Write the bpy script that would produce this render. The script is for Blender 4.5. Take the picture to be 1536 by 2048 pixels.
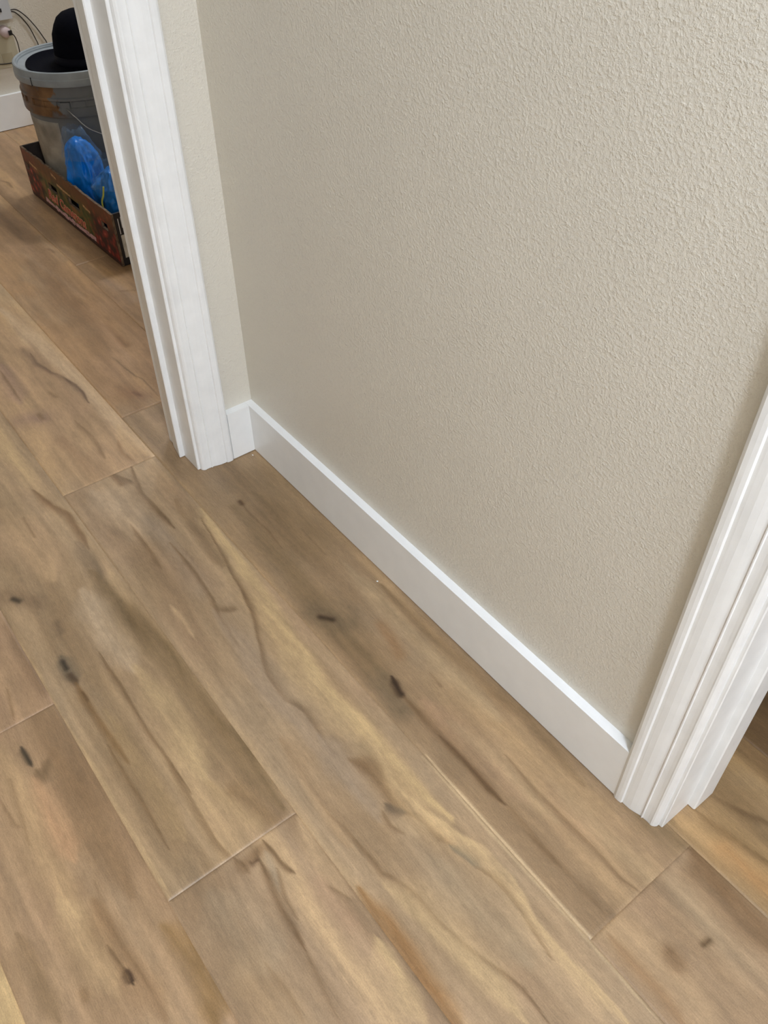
import bpy, bmesh, math, random
import numpy as np
from mathutils import Vector, Matrix, noise
random.seed(4)
S = bpy.context.scene; C = S.collection; D = bpy.data
for o in list(D.objects): D.objects.remove(o)

# ------------------------------------------------------------------ camera
cam = D.cameras.new('camera'); co = D.objects.new('camera', cam); C.objects.link(co)
PITCH, YAW, ROLL, FPX = 0.765600378, 0.916305109, -0.00521609613, 1692.49431
cy_, sy_ = math.cos(YAW), math.sin(YAW)
dv = Vector((-sy_*math.cos(PITCH), cy_*math.cos(PITCH), -math.sin(PITCH)))
rt = Vector((cy_, sy_, 0)); up = rt.cross(dv)
R_ = math.cos(ROLL)*rt + math.sin(ROLL)*up; U_ = -math.sin(ROLL)*rt + math.cos(ROLL)*up
M = Matrix((R_, U_, -dv)).transposed().to_4x4()
M.translation = Vector((1.17489741, -0.58913052, 1.05234255))
co.matrix_world = M
cam.sensor_fit = 'VERTICAL'; cam.sensor_height = 32.0; cam.lens = FPX*32.0/2048
cam.clip_start = 0.02
S.camera = co

# ------------------------------------------------------------------ world and lights
w = D.worlds.new('world'); S.world = w; w.use_nodes = True
w.node_tree.nodes['Background'].inputs[0].default_value = (0.9, 0.95, 1, 1)
w.node_tree.nodes['Background'].inputs[1].default_value = 0.05
S.view_settings.view_transform = 'Standard'; S.view_settings.look = 'None'
S.view_settings.gamma = 1; S.view_settings.exposure = 0.0; S.view_settings.use_curve_mapping = False

def area(name, loc, sx, sy, power, col):
    l = D.lights.new(name, 'AREA'); l.shape = 'RECTANGLE'; l.size = sx; l.size_y = sy
    l.energy = power; l.color = col
    o = D.objects.new(name, l); C.objects.link(o); o.location = loc
    return o
area('hall_ceiling_light', (1.95, -0.66, 2.40), 0.30, 0.30, 56, (0.725, 0.824, 1.0))
area('hall_far_light', (3.3, -0.62, 2.40), 0.30, 0.30, 30, (0.725, 0.824, 1.0))
area('back_room_light', (-1.50, 1.00, 2.40), 0.22, 0.22, 16.5, (0.84, 0.90, 1.0))
area('back_room_light', (-1.30, 1.35, 2.40), 0.22, 0.22, 16.5, (0.84, 0.90, 1.0))
area('side_room_light', (2.6, 1.3, 2.40), 0.35, 0.35, 12, (0.90, 0.86, 0.78))

# ------------------------------------------------------------------ helpers
def lin(c, k=1.0):
    r = [(v/255/12.92 if v/255 <= 0.04045 else ((v/255+0.055)/1.055)**2.4)*k for v in c[:3]]
    return tuple(min(x, 0.95) for x in r)+(1.0,)
def mat(name, col, rough=0.5, spec=0.5, bump=None, var=0.0, vscale=20, metal=0.0, alpha=1.0, trans=0.0, coat=0.0, sheen=0.0):
    m = D.materials.new(name); m.use_nodes = True; nt = m.node_tree; n = nt.nodes; b = n['Principled BSDF']
    b.inputs['Base Color'].default_value = lin(col); b.inputs['Roughness'].default_value = rough
    b.inputs['Specular IOR Level'].default_value = spec; b.inputs['Metallic'].default_value = metal
    b.inputs['Alpha'].default_value = alpha; b.inputs['Transmission Weight'].default_value = trans
    b.inputs['Coat Weight'].default_value = coat; b.inputs['Sheen Weight'].default_value = sheen
    tc = n.new('ShaderNodeTexCoord')
    if var:
        no = n.new('ShaderNodeTexNoise'); no.inputs['Scale'].default_value = vscale; no.inputs['Detail'].default_value = 5
        nt.links.new(tc.outputs['Object'], no.inputs['Vector'])
        r = n.new('ShaderNodeValToRGB'); r.color_ramp.elements[0].position = 0.3; r.color_ramp.elements[1].position = 0.7
        r.color_ramp.elements[0].color = lin([v*(1-var) for v in col]); r.color_ramp.elements[1].color = lin([min(255, v*(1+var*0.6)) for v in col])
        nt.links.new(no.outputs['Fac'], r.inputs[0]); nt.links.new(r.outputs[0], b.inputs['Base Color'])
    if bump:
        no = n.new('ShaderNodeTexNoise'); no.inputs['Scale'].default_value = bump[0]; no.inputs['Detail'].default_value = bump[3] if len(bump) > 3 else 3
        nt.links.new(tc.outputs['Object'], no.inputs['Vector'])
        bp = n.new('ShaderNodeBump'); bp.inputs['Strength'].default_value = bump[1]; bp.inputs['Distance'].default_value = bump[2]
        nt.links.new(no.outputs['Fac'], bp.inputs['Height']); nt.links.new(bp.outputs[0], b.inputs['Normal'])
    return m
def obj(name, bm, m, parent=None, smooth=False, mats=None):
    bmesh.ops.recalc_face_normals(bm, faces=bm.faces[:])
    me = D.meshes.new(name); bm.to_mesh(me); bm.free()
    for mm in (mats or [m]): me.materials.append(mm)
    if smooth:
        for p in me.polygons: p.use_smooth = True
    o = D.objects.new(name, me); C.objects.link(o)
    if parent: o.parent = parent
    return o
def tag(o, label=None, cat=None, group=None, kind=None):
    if label: o['label'] = label
    if cat: o['category'] = cat
    if group: o['group'] = group
    if kind: o['kind'] = kind
    return o
def empty(name, loc=(0, 0, 0), rz=0):
    o = D.objects.new(name, None); C.objects.link(o); o.location = loc; o.rotation_euler = (0, 0, rz); o.empty_display_size = 0.05
    return o
def box(bm, x0, x1, y0, y1, z0, z1):
    v = [bm.verts.new(p) for p in ((x0,y0,z0),(x1,y0,z0),(x1,y1,z0),(x0,y1,z0),(x0,y0,z1),(x1,y0,z1),(x1,y1,z1),(x0,y1,z1))]
    for f in ((0,3,2,1),(4,5,6,7),(0,1,5,4),(1,2,6,5),(2,3,7,6),(3,0,4,7)): bm.faces.new([v[i] for i in f])
    return v
def boxes(*bs):
    bm = bmesh.new()
    for b in bs: box(bm, *b)
    return bm
def prism(bm, pts, z0, z1):          # closed polygon in xy, extruded in z
    a = [bm.verts.new((x, y, z0)) for x, y in pts]; b = [bm.verts.new((x, y, z1)) for x, y in pts]
    n = len(pts)
    for i in range(n): bm.faces.new((a[i], a[(i+1) % n], b[(i+1) % n], b[i]))
    bm.faces.new(a[::-1]); bm.faces.new(b)
def bevel(bm, w, seg=2, ang=0.6):
    es = [e for e in bm.edges if len(e.link_faces) == 2 and e.calc_face_angle(0) > ang]
    bmesh.ops.bevel(bm, geom=es, offset=w, segments=seg, affect='EDGES', profile=0.5, clamp_overlap=True)
def lathe(bm, prof, n=64, z0=0, closed=True):
    rings = []
    for r, z in prof:
        if r < 1e-6: rings.append([bm.verts.new((0, 0, z+z0))])
        else: rings.append([bm.verts.new((r*math.cos(2*math.pi*i/n), r*math.sin(2*math.pi*i/n), z+z0)) for i in range(n)])
    for a, b in zip(rings, rings[1:]):
        for i in range(n):
            j = (i+1) % n
            if len(a) == 1 and len(b) == 1: continue
            if len(a) == 1: bm.faces.new((a[0], b[i], b[j]))
            elif len(b) == 1: bm.faces.new((a[i], a[j], b[0]))
            else: bm.faces.new((a[i], a[j], b[j], b[i]))
def tube(bm, pts, r, n=8, cap=True):
    pts = [Vector(p) for p in pts]; rings = []
    t = (pts[1]-pts[0]).normalized(); u = t.orthogonal().normalized()
    for i, p in enumerate(pts):
        a = pts[max(0, i-1)]; b = pts[min(len(pts)-1, i+1)]; t = (b-a).normalized()
        u = (u - t*u.dot(t)).normalized(); v = t.cross(u)
        rings.append([bm.verts.new(p + (u*math.cos(2*math.pi*k/n)+v*math.sin(2*math.pi*k/n))*r) for k in range(n)])
    for a, b in zip(rings, rings[1:]):
        for k in range(n): bm.faces.new((a[k], a[(k+1) % n], b[(k+1) % n], b[k]))
    if cap: bm.faces.new(rings[0][::-1]); bm.faces.new(rings[-1])
def smooth_path(pts, n=8):
    P = [Vector(p) for p in pts]; out = []
    for i in range(len(P)-1):
        p0 = P[max(0, i-1)]; p1 = P[i]; p2 = P[i+1]; p3 = P[min(len(P)-1, i+2)]
        for k in range(n):
            t = k/n
            out.append(0.5*((2*p1)+(p2-p0)*t+(2*p0-5*p1+4*p2-p3)*t*t+(3*p1-p0-3*p2+p3)*t**3))
    out.append(P[-1]); return out

# ------------------------------------------------------------------ materials of the shell
def wall_mat(name, col):
    m = D.materials.new(name); m.use_nodes = True; nt = m.node_tree; n = nt.nodes; L = nt.links; b = n['Principled BSDF']
    b.inputs['Base Color'].default_value = lin(col); b.inputs['Roughness'].default_value = 0.42; b.inputs['Specular IOR Level'].default_value = 0.5
    tc = n.new('ShaderNodeTexCoord')
    n1 = n.new('ShaderNodeTexNoise'); n1.inputs['Scale'].default_value = 310; n1.inputs['Detail'].default_value = 3.0; n1.inputs['Roughness'].default_value = 0.62; n1.inputs['Distortion'].default_value = 0.0
    n2 = n.new('ShaderNodeTexNoise'); n2.inputs['Scale'].default_value = 150; n2.inputs['Detail'].default_value = 1.0
    n3 = n.new('ShaderNodeTexNoise'); n3.inputs['Scale'].default_value = 9; n3.inputs['Detail'].default_value = 2.0
    for q in (n1, n2, n3): L.new(tc.outputs['Object'], q.inputs['Vector'])
    r = n.new('ShaderNodeMapRange'); r.inputs[1].default_value = 0.36; r.inputs[2].default_value = 0.74; r.interpolation_type = 'SMOOTHSTEP'
    L.new(n1.outputs['Fac'], r.inputs[0])
    mu = n.new('ShaderNodeMath'); mu.operation = 'MULTIPLY'; L.new(r.outputs[0], mu.inputs[0])
    r2 = n.new('ShaderNodeMapRange'); r2.inputs[1].default_value = 0.25; r2.inputs[2].default_value = 0.75; r2.inputs[3].default_value = 0.35; r2.inputs[4].default_value = 1.25
    L.new(n2.outputs['Fac'], r2.inputs[0]); L.new(r2.outputs[0], mu.inputs[1])
    ad = n.new('ShaderNodeMath'); ad.operation = 'MULTIPLY_ADD'; ad.inputs[1].default_value = 0.8; L.new(n2.outputs['Fac'], ad.inputs[0]); L.new(mu.outputs[0], ad.inputs[2])
    bp = n.new('ShaderNodeBump'); bp.inputs['Strength'].default_value = 0.52; bp.inputs['Distance'].default_value = 0.0009
    L.new(ad.outputs[0], bp.inputs['Height']); L.new(bp.outputs[0], b.inputs['Normal'])
    cr = n.new('ShaderNodeMixRGB'); cr.inputs[1].default_value = lin([v*0.985 for v in col]); cr.inputs[2].default_value = lin([min(255, v*1.012) for v in col])
    L.new(n3.outputs['Fac'], cr.inputs[0]); L.new(cr.outputs[0], b.inputs['Base Color'])
    return m
WALL = wall_mat('wall_paint', (218, 211, 196))
CEIL = mat('ceiling_paint', (236, 234, 228), 0.8, 0.2, (90, 0.4, 0.001))
TRIM = mat('white_trim_paint', (238, 237, 233), 0.33, 0.5, (35, 0.08, 0.0012), var=0.012, vscale=30)
def trim_brushed():
    m = mat('white_casing_paint', (238, 237, 233), 0.33, 0.5, var=0.02, vscale=30)
    nt = m.node_tree; n = nt.nodes; L = nt.links; b = n['Principled BSDF']
    tc = n.new('ShaderNodeTexCoord'); mp = n.new('ShaderNodeMapping'); mp.inputs['Scale'].default_value = (1, 1, 0.035)
    no = n.new('ShaderNodeTexNoise'); no.inputs['Scale'].default_value = 420; no.inputs['Detail'].default_value = 3
    L.new(tc.outputs['Object'], mp.inputs[0]); L.new(mp.outputs[0], no.inputs['Vector'])
    bp = n.new('ShaderNodeBump'); bp.inputs['Strength'].default_value = 0.22; bp.inputs['Distance'].default_value = 0.0006
    L.new(no.outputs['Fac'], bp.inputs['Height']); L.new(bp.outputs[0], b.inputs['Normal'])
    return m
CASE = trim_brushed()

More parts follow.
